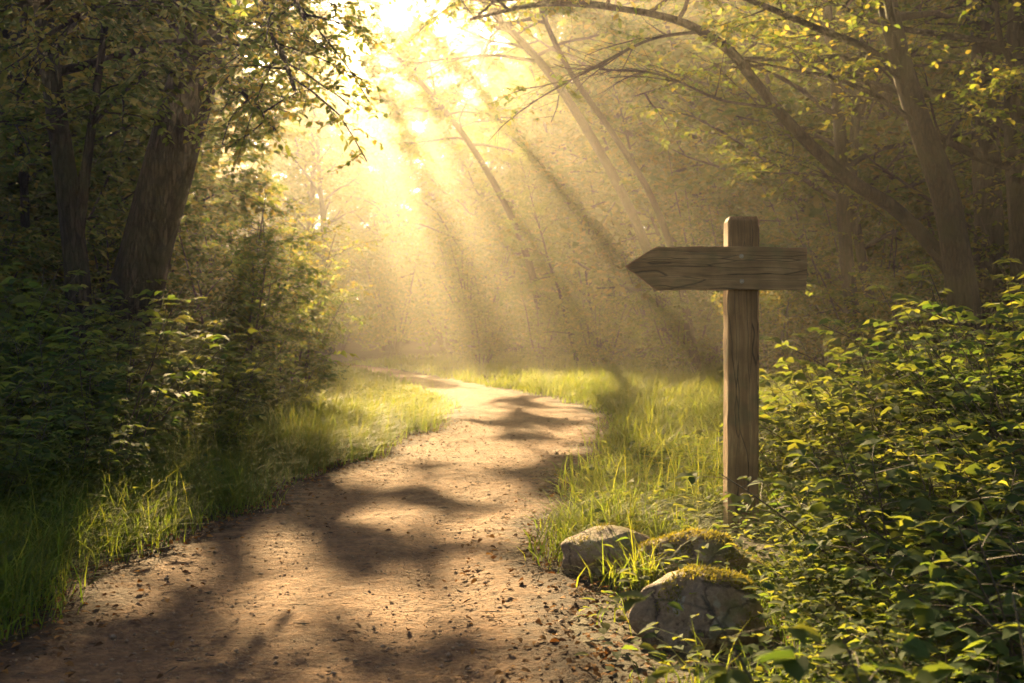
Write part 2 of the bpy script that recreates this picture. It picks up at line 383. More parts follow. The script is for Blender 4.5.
def crown(R, wood, leaf, trunk, tr, first, n_limb, limb_len, sub_n, tw_n, leaf_n, LL, tw_len=.55, rise=.35, bias=None, big=False):
    """limbs > branches > leafy twigs along the upper part of a trunk polyline"""
    n = len(trunk); az = R.uniform(0, 6.28)
    for k in range(n_limb):
        f = first + (1 - first) * (k + R.random() * .8) / n_limb
        t = f * (n - 1); i = min(int(t), n - 2); p = trunk[i] + (trunk[i + 1] - trunk[i]) * (t - i)
        az += 2.4 + R.normal(0, .35)
        d = np.array([math.cos(az), math.sin(az), rise + .9 * (f - first) / (1 - first + 1e-6) * .8 + R.normal(0, .15)])
        if bias is not None: d = d + np.asarray(bias)
        q = (f - first) / (1 - first + 1e-6)
        L = limb_len * (1.1 - .75 * q ** 1.5) * R.uniform(.7, 1.2)
        lp = wander(R, p, d, L, 7, .13, -.02)
        r = tr[i] * .42 + .008
        tube(wood, lp, np.linspace(r, .008, 8), 5)
        for m in range(sub_n):
            u = (.25 + .75 * (m + R.random()) / sub_n) * 7; j = min(int(u), 6)
            sp = lp[j] + (lp[j + 1] - lp[j]) * (u - j); dd = nrm(lp[j + 1] - lp[j])
            sd = nrm(np.cross(dd, (0, 0, 1))) * (1 if m % 2 else -1)
            bl = L * .42 * R.uniform(.6, 1.2) * (1.15 - u / 10)
            bp = wander(R, sp, dd * .7 + sd * .8 + R.normal(0, .25, 3), bl, 4, .12, -.03)
            tube(wood, bp, np.linspace(r * .35, .004, 5), 3)
            spray(R, wood, leaf, bp, .004, tw_n, tw_len, leaf_n, LL, big=big)

def hazel(R, wood, leaf, h, stems, spread, LL, tw_n=6, leaf_n=9, sub=7, tw_len=.4, big=False):
    """many-stemmed bush with layered leafy side branches"""
    for k in range(stems):
        a = k * 2.4 + R.normal(0, .3); hh = h * R.uniform(.6, 1.05)
        d = np.array([math.cos(a) * spread, math.sin(a) * spread, 1.0])
        st = wander(R, (math.cos(a) * .12, math.sin(a) * .12, -.05), d, hh, 8, .07, .02)
        tube(wood, st, np.linspace(.012 + .006 * h, .006, 9), 5)
        for m in range(sub):
            u = (.12 + .88 * (m + R.random()) / sub) * 8; j = min(int(u), 7); p = st[j] + (st[j + 1] - st[j]) * (u - j)
            a2 = R.uniform(0, 6.28)
            bp = wander(R, p, (math.cos(a2), math.sin(a2), .35), hh * .32 * R.uniform(.6, 1.2), 4, .12, -.05)
            tube(wood, bp, np.linspace(.006, .003, 5), 3)
            spray(R, wood, leaf, bp, .003, tw_n, tw_len, leaf_n, LL, big=big)

def leafy_bush(R, h, spread, stems, per, LL, leaflets, base_r=.25, wide=.62):
    """arching stems carrying compound leaves in level tiers"""
    wood, leaf = Geo(), Geo()
    for k in range(stems):
        a = R.uniform(0, 6.28); rr = base_r * math.sqrt(R.random())
        hh = h * R.uniform(.55, 1.08)
        st = wander(R, (math.cos(a) * rr, math.sin(a) * rr, -.04), (math.cos(a) * spread, math.sin(a) * spread, 1), hh, 7, .09, -.03)
        tube(wood, st, np.linspace(.0055, .002, 8), 4)
        az = R.uniform(0, 6.28)
        P, D, NN, S = [], [], [], []
        for m in range(per):
            u = (.18 + .82 * (m + R.random() * .6) / per) * 7; j = min(int(u), 6); p = st[j] + (st[j + 1] - st[j]) * (u - j)
            az += 2.4 + R.normal(0, .4)
            L = LL * R.uniform(1.4, 2.6)
            pet = wander(R, p, (math.cos(az), math.sin(az), .45), L, 3, .08, -.14)
            tube(wood, pet, np.linspace(.0018, .0009, 4), 3)
            ax = nrm(pet[-1] - pet[-2]); sd = nrm(np.cross(ax, (0, 0, 1)))
            up = nrm(np.array([0, 0, 1.0]) + R.normal(0, .22, 3))
            s = LL * R.uniform(.75, 1.2)
            P.append(pet[-1]); D.append(ax + R.normal(0, .1, 3)); NN.append(up); S.append(s * 1.1)
            for e in range((leaflets - 1) // 2):
                f = 1 - e * .38
                q = pet[0] + (pet[-1] - pet[0]) * f if e else pet[-1]
                for sg in (1, -1):
                    P.append(q); D.append(ax * .45 + sd * sg + R.normal(0, .12, 3) - np.array([0, 0, .08])); NN.append(up + R.normal(0, .12, 3)); S.append(s * (1 - .12 * e))
        S = np.array(S)
        leaves6(leaf, np.array(P), np.array(D), np.array(NN), S, S * wide, R.random() * .5 + .5 * R.random(len(P)), .16)
    return wood, leaf

def fit(ctrl, widths, n):
    pts = bez(ctrl, n); w = np.interp(np.linspace(0, 1, n), np.linspace(0, 1, len(widths)), widths)
    return pts, w

def knobbly(pts, rad, k, seed, amp=.07, n=None):
    """a trunk with flutes and bumps rather than a clean pipe"""
    g = Geo(); tube(g, pts, rad, k)
    v = g.v[0].reshape(len(pts), k, 3)
    c = np.asarray(pts)[:, None, :]; off = v - c
    ang = np.arange(k) / k * 2 * np.pi
    for i in range(len(pts)):
        z = pts[i][2]
        f = np.array([1 + amp * (mnoise.noise((math.cos(a) * 1.4 + seed, math.sin(a) * 1.4, z * .7)) * 1.2 + .8 * mnoise.noise((math.cos(a) * 3.5 + seed, math.sin(a) * 3.5, z * 1.9))) for a in ang])
        off[i] *= f[:, None]
    g.v[0] = (c + off).reshape(-1, 3).astype(np.float32)
    return g

def local(g, base):
    b = np.asarray(base, np.float32)
    g.v = [v - b for v in g.v]; return g

# ------------------------------------------------------------------ signpost
PD = 5.62
pb = at(741, 527, PD); px_, py_ = float(pb[0]), PD
pz = float(height(px_, py_)); PTOP = CAMZ + (HORIZ - 218) * PD / F
sp = thing('signpost', (px_, py_, pz), 'weathered wooden signpost with a blank arrow board pointing left, beside mossy boulders', 'signpost', rz=math.radians(-1.0))
import bmesh
def bm_obj(name, bm, mat, parent, smooth_=False):
    me = bpy.data.meshes.new(name); bm.to_mesh(me); bm.free(); me.materials.append(mat)
    o = bpy.data.objects.new(name, me); COL.objects.link(o); o.parent = parent
    if smooth_:
        for p in me.polygons: p.use_smooth = True
    return o
W = .152; H = PTOP - pz
bm = bmesh.new()
prof = [(-.1, 0), (H - .022, 0), (H, .02)]
rings = []
R = np.random.default_rng(5)
zs = list(np.linspace(-.12, H - .02, 26)) + [H]
hw, hd = W / 2, .07
shape = [(-hw + .006, -hd), (hw - .006, -hd), (hw, -hd + .006), (hw, hd - .006), (hw - .006, hd), (-hw + .006, hd), (-hw, hd - .006), (-hw, -hd + .006)]
for k, z in enumerate(zs):
    f = .86 if k == len(zs) - 1 else 1
    j = R.normal(0, .0011, (8, 2))
    rings.append([bm.verts.new((x * f + a, y * f + b, z + (R.normal(0, .002) if k >= len(zs) - 2 else 0))) for (x, y), (a, b) in zip(shape, j)])
for a, b in zip(rings, rings[1:]):
    for i in range(8): bm.faces.new((a[i], a[(i + 1) % 8], b[(i + 1) % 8], b[i]))
bm.faces.new(rings[-1])
bm_obj('post', bm, M_POST, sp)
# arrow board: nailed to the front face
BD = PD - .07 - .025
def bp_(px, py): p = at(px, py, BD); return float(p[0] - px_), float(p[2] - pz)
outl = [bp_(625.5, 266), bp_(655, 247), bp_(730, 246.6), bp_(806, 248), bp_(806.5, 269), bp_(805.5, 290), bp_(730, 290), bp_(657, 290.5)]
bm = bmesh.new()
# subdivided outline with slightly worn edges
pts = []
for (x0, z0), (x1, z1) in zip(outl, outl[1:] + outl[:1]):
    m = max(2, int(math.hypot(x1 - x0, z1 - z0) / .03))
    for i in range(m):
        t = i / m; w = R.normal(0, .0012) if i else 0
        pts.append((x0 + (x1 - x0) * t + w * .5, z0 + (z1 - z0) * t + w))
cx = sum(p[0] for p in pts) / len(pts); cz = sum(p[1] for p in pts) / len(pts)
def ring_(y, s): return [bm.verts.new((x + (cx - x) * 0 - np.sign(x - cx) * s, y, z - np.sign(z - cz) * s)) for x, z in pts]
rr = [ring_(-.0205, .0025), ring_(-.018, 0), ring_(.018, 0), ring_(.0205, .0025)]
for a, b in zip(rr, rr[1:]):
    for i in range(len(pts)): bm.faces.new((a[i], a[(i + 1) % len(pts)], b[(i + 1) % len(pts)], b[i]))
bm.faces.new(rr[0][::-1]); bm.faces.new(rr[-1])
bmesh.ops.recalc_face_normals(bm, faces=bm.faces)
bd = bm_obj('arrow_board', bm, M_BOARD, sp); bd.location = (0, -.0925, 0)
for (px, py) in ((741, 256.5), (741.5, 281.5)):
    x, z = bp_(px, py); bm = bmesh.new()
    prof = [(.011, 0), (.011, .002), (.008, .005), (.002, .005)]
    ring = [[bm.verts.new((math.cos(a) * r_, -h_, math.sin(a) * r_)) for a in np.linspace(0, 6.283, 12, endpoint=False)] for r_, h_ in prof]
    for a, b in zip(ring, ring[1:]):
        for i in range(12): bm.faces.new((a[i], a[(i + 1) % 12], b[(i + 1) % 12], b[i]))
    bm.faces.new(ring[-1])
    s_ = bm_obj('screw', bm, M_SCREW, bd, True); s_.location = (x, -.020, z)

# ------------------------------------------------------------------ boulders
def boulder(seed, sx, sy, sz, flat_top=.0):
    bm = bmesh.new(); bmesh.ops.create_icosphere(bm, subdivisions=5, radius=1)
    for v in bm.verts:
        p = v.co.copy()
        n = mnoise.noise(p * .9 + Vector((seed, 0, 0))) * .20 + mnoise.noise(p * 2.1 + Vector((0, seed, 0))) * .09 + mnoise.noise(p * 5 + Vector((0, 0, seed))) * .03 + mnoise.noise(p * 14 + Vector((seed, seed, 0))) * .012
        # facets: push towards a few flat planes
        for k in range(5):
            a = seed * 1.7 + k * 1.3; pl = Vector((math.cos(a), math.sin(a), .55 * math.sin(k * 2.1 + seed))).normalized()
            dd = p.dot(pl) - .80
            if dd > 0: p -= pl * dd * .75
        p *= 1 + n
        v.co = (p.x * sx, p.y * sy, p.z * sz)
    return bm
def moss_on(R, bm, n, xr, thr, side=1.0, floor_=-.05):
    """short fronds rooted on the upper faces of a boulder"""
    g = Geo(); bm.faces.ensure_lookup_table(); P, D = [], []
    F_ = [f for f in bm.faces if f.normal.z > thr and mnoise.noise(f.calc_center_median() * 7) > floor_ + 1.8 * xr * f.calc_center_median().x * side]
    if not F_: return g
    ar = np.array([f.calc_area() for f in F_]); idx = R.choice(len(F_), n, p=ar / ar.sum())
    for i in idx:
        f = F_[i]; w = R.dirichlet((1, 1, 1)); P.append(sum((np.array(v.co) * a for v, a in zip(f.verts, w)), np.zeros(3))); D.append(f.normal)
    P = np.array(P); D = np.array(D)
    d = D * .45 + R.normal(0, .55, D.shape) + np.array([.35, -.3, .1])
    L = R.uniform(.006, .022, n)
    leaves4(g, P - D * .002, d, D + R.normal(0, .4, D.shape), L, L * .22, R.random(n))
    return g
R = np.random.default_rng(11)
ROCKS = [  # px centre, base py, half sizes, seed, lift, moss count, label
    (611, 570, (.215, .18, .122), 3.1, .045, 900, 'brown angular boulder at the path edge, farther left of the mossy pair'),
    (695, 580, (.29, .20, .128), 7.4, .055, 8500, 'low boulder thickly covered in yellow-green moss between two barer boulders'),
    (703, 640, (.205, .20, .165), 12.6, .045, 3400, 'rounded tan boulder nearest the camera with moss on its top'),
    (660, 531, (.17, .10, .055), 5.5, .02, 350, 'small flat stone half sunk in the grass just left of the signpost base'),
]
for px, py, (sx, sy, sz), seed, lift, nm, lab in ROCKS:
    d = CAMZ * F / (py - HORIZ); x = (px - 512) * d / F
    z = float(height(x, d)) + lift
    t = thing('boulder', (x, d, z), lab, 'boulder', 'boulders by the signpost')
    bm = boulder(seed, sx, sy, sz); bm.normal_update()
    mg = moss_on(R, bm, nm, -1.6 if seed != 7.4 else 0, .45 if seed != 7.4 else -.1, 1.0, -.05 if seed != 7.4 else -.5)
    bm_obj('stone', bm, M_ROCK, t, True)
    mg.build('moss', M_MOSS, t)

# canopy gaps shaped along the sun's direction, fanned about the camera, to make beams
_e, _a = math.radians(SUN_EL), math.radians(SUN_AZ)
S_DIR = np.array([math.sin(_a) * math.cos(_e), math.cos(_a) * math.cos(_e), math.sin(_e)])
S_R = nrm(np.cross(S_DIR, (0, 0, 1))); S_U = np.cross(S_R, S_DIR)
_r = np.random.default_rng(9)
B_UV, B_R = [], []
for th, wd_ in ((0, .05), (9, .06), (18.5, .075), (29, .062), (39.5, .075), (50, .09), (62, .105), (74, .09)):
    for rho in (1.6, 2.0, 2.5, 3.1, 3.8, 4.6, 5.5, 6.5, 7.6):
        t_ = math.radians(th + _r.normal(0, .9)); q_ = rho * (1 + _r.normal(0, .035))
        B_UV.append((q_ * math.sin(t_), -q_ * math.cos(t_))); B_R.append(q_ * wd_ * _r.uniform(.75, 1.35))
_off = np.array([np.dot((0, 0, CAMZ), S_R), np.dot((0, 0, CAMZ), S_U)])
for *p_, r_ in ((.40, 4.45, .2, .16), (.72, 4.3, .25, .18), (.52, 3.4, .3, .15), (.72, 3.3, .3, .15), (1.05, 5.6, .5, .16), (1.05, 5.6, 1.4, .18), (.62, 5.5, 1.3, .14), (2.3, 5.3, .9, .32), (2.9, 5.9, 1.1, .32), (1.9, 5.0, .7, .25), (3.3, 6.3, 1.2, .3),
                (2.2, 4.2, .8, .25), (-3, 13.5, 1.8, .4), (-2.7, 14, 1.2, .35), (-1.4, 10, .2, .35), (-1.2, 12, .2, .4), (-1.9, 8.8, .3, .3), (-3.4, 12.6, 2.4, .35)):
    B_UV.append(np.array([np.dot(p_, S_R), np.dot(p_, S_U)]) - _off); B_R.append(r_)
for _ in range(60):     # chinks that dapple the path in the foreground
    B_UV.append((_r.uniform(-1.2, 2.4), _r.uniform(-2.8, -.8))); B_R.append(_r.uniform(.06, .13))
B_UV = np.array(B_UV) + np.array([np.dot((0, 0, CAMZ), S_R), np.dot((0, 0, CAMZ), S_U)]); B_R = np.array(B_R)
def open_gaps(g):
    """drops the leaves that stand in a gap of the canopy"""
    n0 = 0
    v = np.concatenate(g.v); uv = np.stack([v @ S_R, v @ S_U], -1)
    d = np.hypot(uv[:, None, 0] - B_UV[None, :, 0], uv[:, None, 1] - B_UV[None, :, 1])
    bad = (d < B_R[None, :]).any(1)
    g.q = [q[~bad[q].any(1)] for q in g.q]
    return g

# ------------------------------------------------------------------ the trees one can point at
def px_path(pts, dd):
    """control points from pixels; dd = depth (one number or one per point)"""
    dd = np.broadcast_to(dd, len(pts)); return [at(x, y, d) for (x, y), d in zip(pts, dd)]

def special_tree(name, label, seed, trunk_px, d, widths_px, limbs=(), crown_args=None, k=14, group=None, limb_leaf=.078, gaps=False):
    R = np.random.default_rng(seed)
    ctrl = px_path(trunk_px, d); d0 = np.broadcast_to(d, len(trunk_px))
    wr = [w * dd / F / 2 for w, dd in zip(widths_px, d0)]
    pts, rad = fit(ctrl, wr, 40)
    rad = rad * (1 + .45 * np.exp(-np.arange(40) / 2.2))         # root flare
    base = pts[0].copy(); base[2] = float(height(base[0], base[1])) - .05
    pts[0] = base
    t = thing(name, base, label, 'tree', group)
    tg = local(knobbly(pts, rad, k, seed), base)
    wood, leaf = Geo(), Geo()
    for lpx, ld, lw, (sub, twn, twl, lfn) in limbs:
        lc = px_path(lpx, ld); lp, lr = fit(lc, [lw * np.mean(ld) / F / 2, lw * np.mean(ld) / F / 5], 22)
        lg = knobbly(lp, lr, 8, seed + 1, .05); local(lg, base).build('limb', M_BARK, t, True)
        nb = len(lp); sub = int(sub * 1.7); twn = int(twn * 1.35); lfn = int(lfn * 1.25)
        for m in range(sub):
            u = (.2 + .8 * (m + R.random()) / sub) * (nb - 1); j = min(int(u), nb - 2); dd = nrm(lp[j + 1] - lp[j])
            sd = nrm(np.cross(dd, (0, 0, 1))) * (1 if m % 2 else -1)
            bp = wander(R, lp[j], dd * .8 + sd * .7 + R.normal(0, .3, 3), twl * 2.2 * R.uniform(.6, 1.2), 4, .12, -.04)
            tube(wood, bp, np.linspace(.009, .004, 5), 4)
            spray(R, wood, leaf, bp, .003, twn, twl, lfn, limb_leaf, big=True)
        spray(R, wood, leaf, lp[nb // 3:], .004, twn * 2, twl, lfn, limb_leaf, big=True)
    if crown_args: crown(R, wood, leaf, pts, rad, **crown_args)
    if wood.n: tg.merge(local(wood, base))
    tg.build('trunk', M_BARK, t, True)
    if gaps: open_gaps(leaf); open_gaps(wood)
    if leaf.n: local(leaf, base).build('crown', M_TREE, t)
    return t

special_tree('leaning_tree', 'thick dark trunk leaning right, standing in the shrubs left of the path', 21,
    [(112, 440), (127, 330), (150, 240), (177, 140), (200, 50), (218, -50), (240, -200), (262, -380), (280, -560)], 11.0, [66, 56, 49, 47, 45, 40, 32, 22, 8],
    limbs=[([(205, 40), (235, 15), (262, 25), (282, 55), (295, 90)], [11, 10.3, 9.7, 9.2, 8.8], 9, (7, 6, .42, 9)),
           ([(210, 0), (240, -35), (268, -35), (290, -10), (305, 20)], [11, 10.4, 9.8, 9.4, 9], 9, (7, 6, .42, 9)),
           ([(190, 90), (215, 82), (245, 95), (275, 130)], [11, 10.6, 10.2, 9.8], 7, (5, 6, .36, 9)),
           ([(200, 50), (160, 15), (100, 10), (40, 40)], [11, 10, 9.2, 8.6], 9, (8, 6, .42, 9)),
           ([(208, -20), (150, -60), (80, -50), (0, -10)], [11, 10, 9, 8], 9, (8, 6, .45, 9))],
    crown_args=dict(first=.5, n_limb=16, limb_len=2.5, sub_n=8, tw_n=7, leaf_n=11, LL=.085), k=20, limb_leaf=.066)

special_tree('forked_tree', 'slim dark tree with a thin second stem at the left edge of the wood', 22,
    [(82, 450), (78, 300), (71, 220), (58, 120), (46, 30), (38, -60), (26, -250), (20, -420)], 9.6, [28, 25, 23, 21, 19, 17, 12, 5],
    limbs=[([(76, 262), (84, 190), (93, 120), (104, 40), (116, -60)], 9.6, 13, (3, 5, .4, 8)),
           ([(90, 130), (112, 105), (150, 72), (178, 60)], [9.6, 9.4, 9.2, 9], 5, (4, 5, .35, 8)),
           ([(50, 60), (80, 20), (130, 0), (190, 10)], [9.6, 9, 8.4, 8], 6, (6, 6, .4, 9)),
           ([(60, 135), (30, 120), (-10, 130)], [9.6, 9.2, 8.8], 6, (4, 6, .4, 9))],
    crown_args=dict(first=.5, n_limb=12, limb_len=2.4, sub_n=6, tw_n=7, leaf_n=11, LL=.08), k=12)

special_tree('curved_tree', 'dark curved trunk with a long bough arching left above the signpost', 23,
    [(985, 430), (962, 290), (945, 195), (918, 120), (897, 50), (882, -30), (865, -200), (850, -400)], 12.0, [40, 30, 27, 24, 21, 19, 14, 6],
    limbs=[([(900, 78), (868, 50), (815, 28), (760, 5), (690, -22), (610, -35)], [12, 11.6, 11.2, 10.9, 10.7, 10.6], 9, (9, 6, .42, 8)),
           ([(936, 165), (955, 125), (985, 95), (1020, 80)], [12, 11.8, 11.6, 11.4], 6, (5, 5, .4, 8)),
           ([(884, -10), (820, -60), (700, -95), (560, -70), (460, 0)], [12, 12.2, 12.6, 13, 13.2], 9, (11, 6, .45, 8))],
    crown_args=dict(first=.55, n_limb=13, limb_len=3.4, sub_n=6, tw_n=7, leaf_n=11, LL=.085), k=14)

special_tree('slanting_tree', 'thin trunk slanting far over to the left behind the signpost board', 24,
    [(1000, 430), (968, 300), (905, 218), (852, 182), (800, 135), (757, 85), (728, 50), (680, 22), (610, 8), (540, 5), (470, 20)], [12.6, 12.6, 12.4, 12.2, 12, 11.8, 11.6, 11.4, 11.2, 11, 10.9], [22, 17, 14, 13, 12, 11, 10, 8, 6, 5, 3], gaps=True,
    limbs=[([(800, 135), (775, 110), (720, 100), (660, 75), (600, 70)], [12, 12, 12, 11.8, 11.6], 4, (6, 5, .4, 8)),
           ([(700, 32), (650, 40), (590, 70), (545, 95)], [11.5, 11.2, 10.9, 10.7], 4, (6, 5, .38, 8))],
    crown_args=dict(first=.70, n_limb=9, limb_len=1.3, sub_n=5, tw_n=7, leaf_n=11, LL=.075, tw_len=.4, rise=.2), k=10)

special_tree('slim_tree', 'slim upright trunk seen between the signpost and the curved tree', 25,
    [(866, 420), (852, 310), (843, 210), (838, 110), (826, 10), (815, -100), (800, -300)], 15.5, [18, 15, 13, 12, 11, 9, 4],
    limbs=[([(843, 200), (815, 165), (770, 150)], [15.5, 15.2, 15], 4, (5, 5, .45, 8))],
    crown_args=dict(first=.3, n_limb=16, limb_len=2.6, sub_n=6, tw_n=5, leaf_n=8, LL=.09), k=9)
special_tree('slim_tree', 'thin bent stem rising close beside the slim upright trunk', 26,
    [(888, 420), (876, 330), (862, 260), (852, 190), (858, 90), (870, -20), (880, -200)], 16.5, [13, 12, 11, 10, 9, 8, 4],
    crown_args=dict(first=.35, n_limb=14, limb_len=2.2, sub_n=6, tw_n=5, leaf_n=8, LL=.09), k=8)
special_tree('straight_tree', 'thick straight dark trunk at the far right edge of the wood', 27,
    [(992, 430), (988, 250), (985, 100), (983, -50), (980, -300), (978, -500)], 14.0, [34, 29, 26, 24, 18, 6],
    limbs=[([(985, 120), (1000, 60), (1015, 10), (1040, -60)], 14, 9, (4, 5, .45, 8))],
    crown_args=dict(first=.35, n_limb=18, limb_len=3.2, sub_n=6, tw_n=5, leaf_n=8, LL=.09), k=12)
special_tree('straight_tree', 'dark upright trunk cut by the right edge of the view', 28,
    [(1030, 430), (1022, 250), (1014, 120), (1020, -50), (1030, -300)], 12.2, [26, 23, 20, 18, 8],
    crown_args=dict(first=.35, n_limb=16, limb_len=2.6, sub_n=6, tw_n=5, leaf_n=8, LL=.085), k=10)
special_tree('misty_tree', 'thin leaning tree silhouetted in the mist behind the signpost arrow tip', 29,
    [(700, 395), (690, 330), (675, 260), (648, 190), (610, 130), (572, 75), (545, 20), (520, -60), (500, -160)], 19.0, [9, 8, 7.5, 7, 6, 5.5, 5, 4, 3], gaps=True,
    crown_args=dict(first=.72, n_limb=5, limb_len=1.4, sub_n=6, tw_n=5, leaf_n=8, LL=.10), k=8)

def px_of(p): return ((p[0] * F / p[1]) + 512, HORIZ - (p[2] - CAMZ) * F / p[1])
def canopy_tree(label, seed, ctrl, width, **kw):  # crowns over the path, leaf gaps cut in them for the sunbeams
    special_tree('canopy_tree', label, seed, [px_of(p) for p in ctrl], [p[1] for p in ctrl], [w * F / p[1] for w, p in zip(width, ctrl)], gaps=True,
                 crown_args=dict(dict(first=.42, n_limb=26, limb_len=2.9, sub_n=9, tw_n=7, leaf_n=12, LL=.17, tw_len=.6, rise=.1), **kw), k=10)
canopy_tree('tall tree leaning right over the path from the misty left verge', 35, [(-8.6, 24, 0), (-8.0, 24, 3), (-6.8, 24, 6), (-5.6, 23.8, 8), (-4.6, 23.6, 10)], [.30, .25, .2, .15, .05], limb_len=2.5)
canopy_tree('tall tree leaning left over the path from the misty right verge', 36, [(3.4, 23, 0), (2.6, 23, 3), (1.0, 23.4, 6), (-.7, 23.8, 8), (-2.2, 24, 9.8)], [.24, .20, .17, .14, .05], n_limb=26, limb_len=2.5, first=.56)
canopy_tree('tall slim tree where the path bends out of sight, its crown hanging over the bend', 37, [(1.0, 30, 0), (.4, 30, 3), (-.8, 30, 5.5), (-2.4, 30, 7.6), (-4.4, 30, 9.6)], [.22, .19, .16, .13, .05], n_limb=22, limb_len=2.6, LL=.175, first=.54)

# ------------------------------------------------------------------ wood: copied trees
def proto_tree(seed, h, r, lean, first, n_limb, limb_len, LL, sub=6, tw_n=4, leaf_n=8):
    R = np.random.default_rng(seed)
    pts = wander(R, (0, 0, -.1), (lean, 0, 1), h, 14, .075, .01)
    rad = np.linspace(r, r * .12, 15); rad[0] *= 1.35
    wood, leaf = Geo(), Geo()
    crown(R, wood, leaf, pts, rad, first, n_limb, limb_len, sub, tw_n, leaf_n, LL, tw_len=.5)
    return knobbly(pts, rad, 9, seed), wood, leaf
PROTO = []
for i, a in enumerate([(41, 13.5, .19, .08, .14, 30, 3.8, .21, 5, 7, 12), (42, 11.5, .14, .16, .10, 28, 3.4, .20, 5, 7, 12), (43, 14.5, .22, -.04, .16, 30, 4.2, .22, 5, 7, 12), (44, 8, .08, .2, .08, 24, 2.6, .14, 7, 6, 9), (46, 12.5, .12, .22, .42, 18, 2.6, .18, 7, 6, 9)]):
    tr_, wd, lf = proto_tree(*a)
    PROTO.append((tr_, wd, lf))
first_used = {}
# places the morning sun reaches in the photograph; a copied tree that would shade many of them is made lower or left out
_r = np.random.default_rng(3)
def _tg(n, x0, x1, y0, y1, z0, z1): return np.stack([_r.uniform(x0, x1, n), _r.uniform(y0, y1, n), _r.uniform(z0, z1, n)], -1)
_parts = [  # region, most of it that may lie in shade
    (_tg(90, -1.4, 1.0, 7.5, 11, 0, .1), .15), (_tg(90, -1.0, 1.4, 11, 17, 0, .1), .17), (_tg(80, .8, 3.2, 6, 12, 0, .3), .15), (_tg(60, .9, 1.2, 5.5, 5.7, .1, 1.5), .05),
    (_tg(90, 1.6, 3.4, 4.5, 7, .6, 1.2), .12), (_tg(60, -2.4, -.8, 8, 14, 0, .3), .12), (_tg(60, -3.6, -2.2, 12.5, 17, .8, 2.4), .15), (_tg(60, 1, 5, 13, 20, 0, .4), .3), (_tg(40, .3, .9, 3.4, 4.6, .1, .3), .1)]
TARGETS = np.concatenate([p for p, _ in _parts])
GRP = np.concatenate([np.full(len(p), k) for k, (p, _) in enumerate(_parts)]); CAPS = [c for _, c in _parts]
_sd = np.array([math.sin(math.radians(SUN_AZ)), math.cos(math.radians(SUN_AZ))]); _tan = math.tan(math.radians(SUN_EL))
def shade(x, y, lean, h, r, zl):
    dx = x + lean[0] - TARGETS[:, 0]; dy = y + lean[1] - TARGETS[:, 1]
    t = dx * _sd[0] + dy * _sd[1]; p = np.abs(dx * _sd[1] - dy * _sd[0])
    z = TARGETS[:, 2] + t * _tan
    q = np.clip((z - zl) / max(h - zl, .1), 0, 1)
    return (t > .3) & (p < r * (1 - .75 * q ** 1.5)) & (z < h) & (z > zl)
COVER = np.zeros(len(TARGETS), bool)
def sunny(x, y, h, r, zl, most=.05):
    global COVER
    for f in (1, .8, .62, .48):
        m = shade(x, y, (0, 0), h * f, r * f, zl * f)
        new = COVER | m
        if all(new[GRP == k].mean() <= c or not (m & ~COVER)[GRP == k].any() for k, c in enumerate(CAPS)):
            COVER |= m; return f
    return 0
SIZES = [(13.5, 3.3, 2), (11.5, 3.0, 1.4), (14.5, 3.6, 2.2), (8, 2.3, .6), (12, 2.4, 5.5)]
def wood_tree(kind, x, y, rz, sc, label, group, keep=False):
    z = float(height(x, y)) - .05
    if not keep and 7.8 < y < 61:
        hh, r_, zl = SIZES[kind]; f = sunny(x, y, hh * sc, r_ * sc, zl * sc)
        if not f: return None
        sc *= f
    if kind not in first_used:
        t = thing('woodland_tree', (x, y, z), label, 'tree', group, rz); t.scale = (sc, sc, sc)
        tr_, wd, lf = PROTO[kind]
        tr_.merge(wd); tr_.build('trunk', M_BARK, t, True); lf.build('crown', M_TREE, t)
        first_used[kind] = t
        return t
    return dup(first_used[kind], (x, y, z), rz, sc, label, group)

R = np.random.default_rng(77)
FAR = 'trees fading into the mist'
FARL = 'pale tree fading into the golden mist where the path disappears'
RW = 'dark trees of the right-hand wood'
RWL = 'dark leafy tree standing deep in the shaded wood behind the signpost'
LW = 'trees of the left-hand wood'
LWL = 'leafy tree in the wood behind the thick leaning trunk'
def free(x, y, m):      # keeps trunks off the path
    return off_path(np.array(x), np.array(y)) > m
# far wall
n = 0
for row, (d, step) in enumerate(((31, 3.6), (38, 4.2), (46, 4.6), (55, 5.5))):
    x = -26 - d * .1
    while x < 30 + d * .1:
        xx = x + R.normal(0, .7); yy = d + R.normal(0, 1.6)
        az = math.degrees(math.atan2(xx, yy))
        gap = -15 < az < -5
        if free(xx, yy, 2.2) and not (gap and d < 40 and R.random() < .7) and not (d < 34 and -4 < xx < 2):
            wood_tree(int(R.integers(0, 3)), xx, yy, R.uniform(0, 6.28), R.uniform(.8, 1.1) * (1.15 if gap else 1.35 if d > 60 or xx > 3 or xx < -17 else 1), FARL, FAR)
        x += step
for x, y, k, s in ((3.6, 27.5, 1, 1.15), (5.6, 26, 0, 1.15), (3.5, 31.5, 2, 1.3), (6.6, 24.5, 0, 1.25), (5.4, 20.5, 1, 1.1), (6.5, 30.5, 1, 1.3), (8.5, 27, 2, 1.2), (10.5, 24.5, 0, 1.2), (7.4, 22.5, 1, 1.15)):
    wood_tree(k, x, y, R.uniform(0, 6.28), s, RWL, RW, True)
for x, y, k, s in ((-10.8, 26.5, 2, 1.2), (-12.4, 23, 1, 1.3), (-11.8, 30, 0, 1.3), (-14.5, 27, 2, 1.2), (-13.6, 19.5, 0, 1.2)):
    wood_tree(k, x, y, R.uniform(0, 6.28), s, LWL, LW, True)
R = np.random.default_rng(307)
R = np.random.default_rng(310)
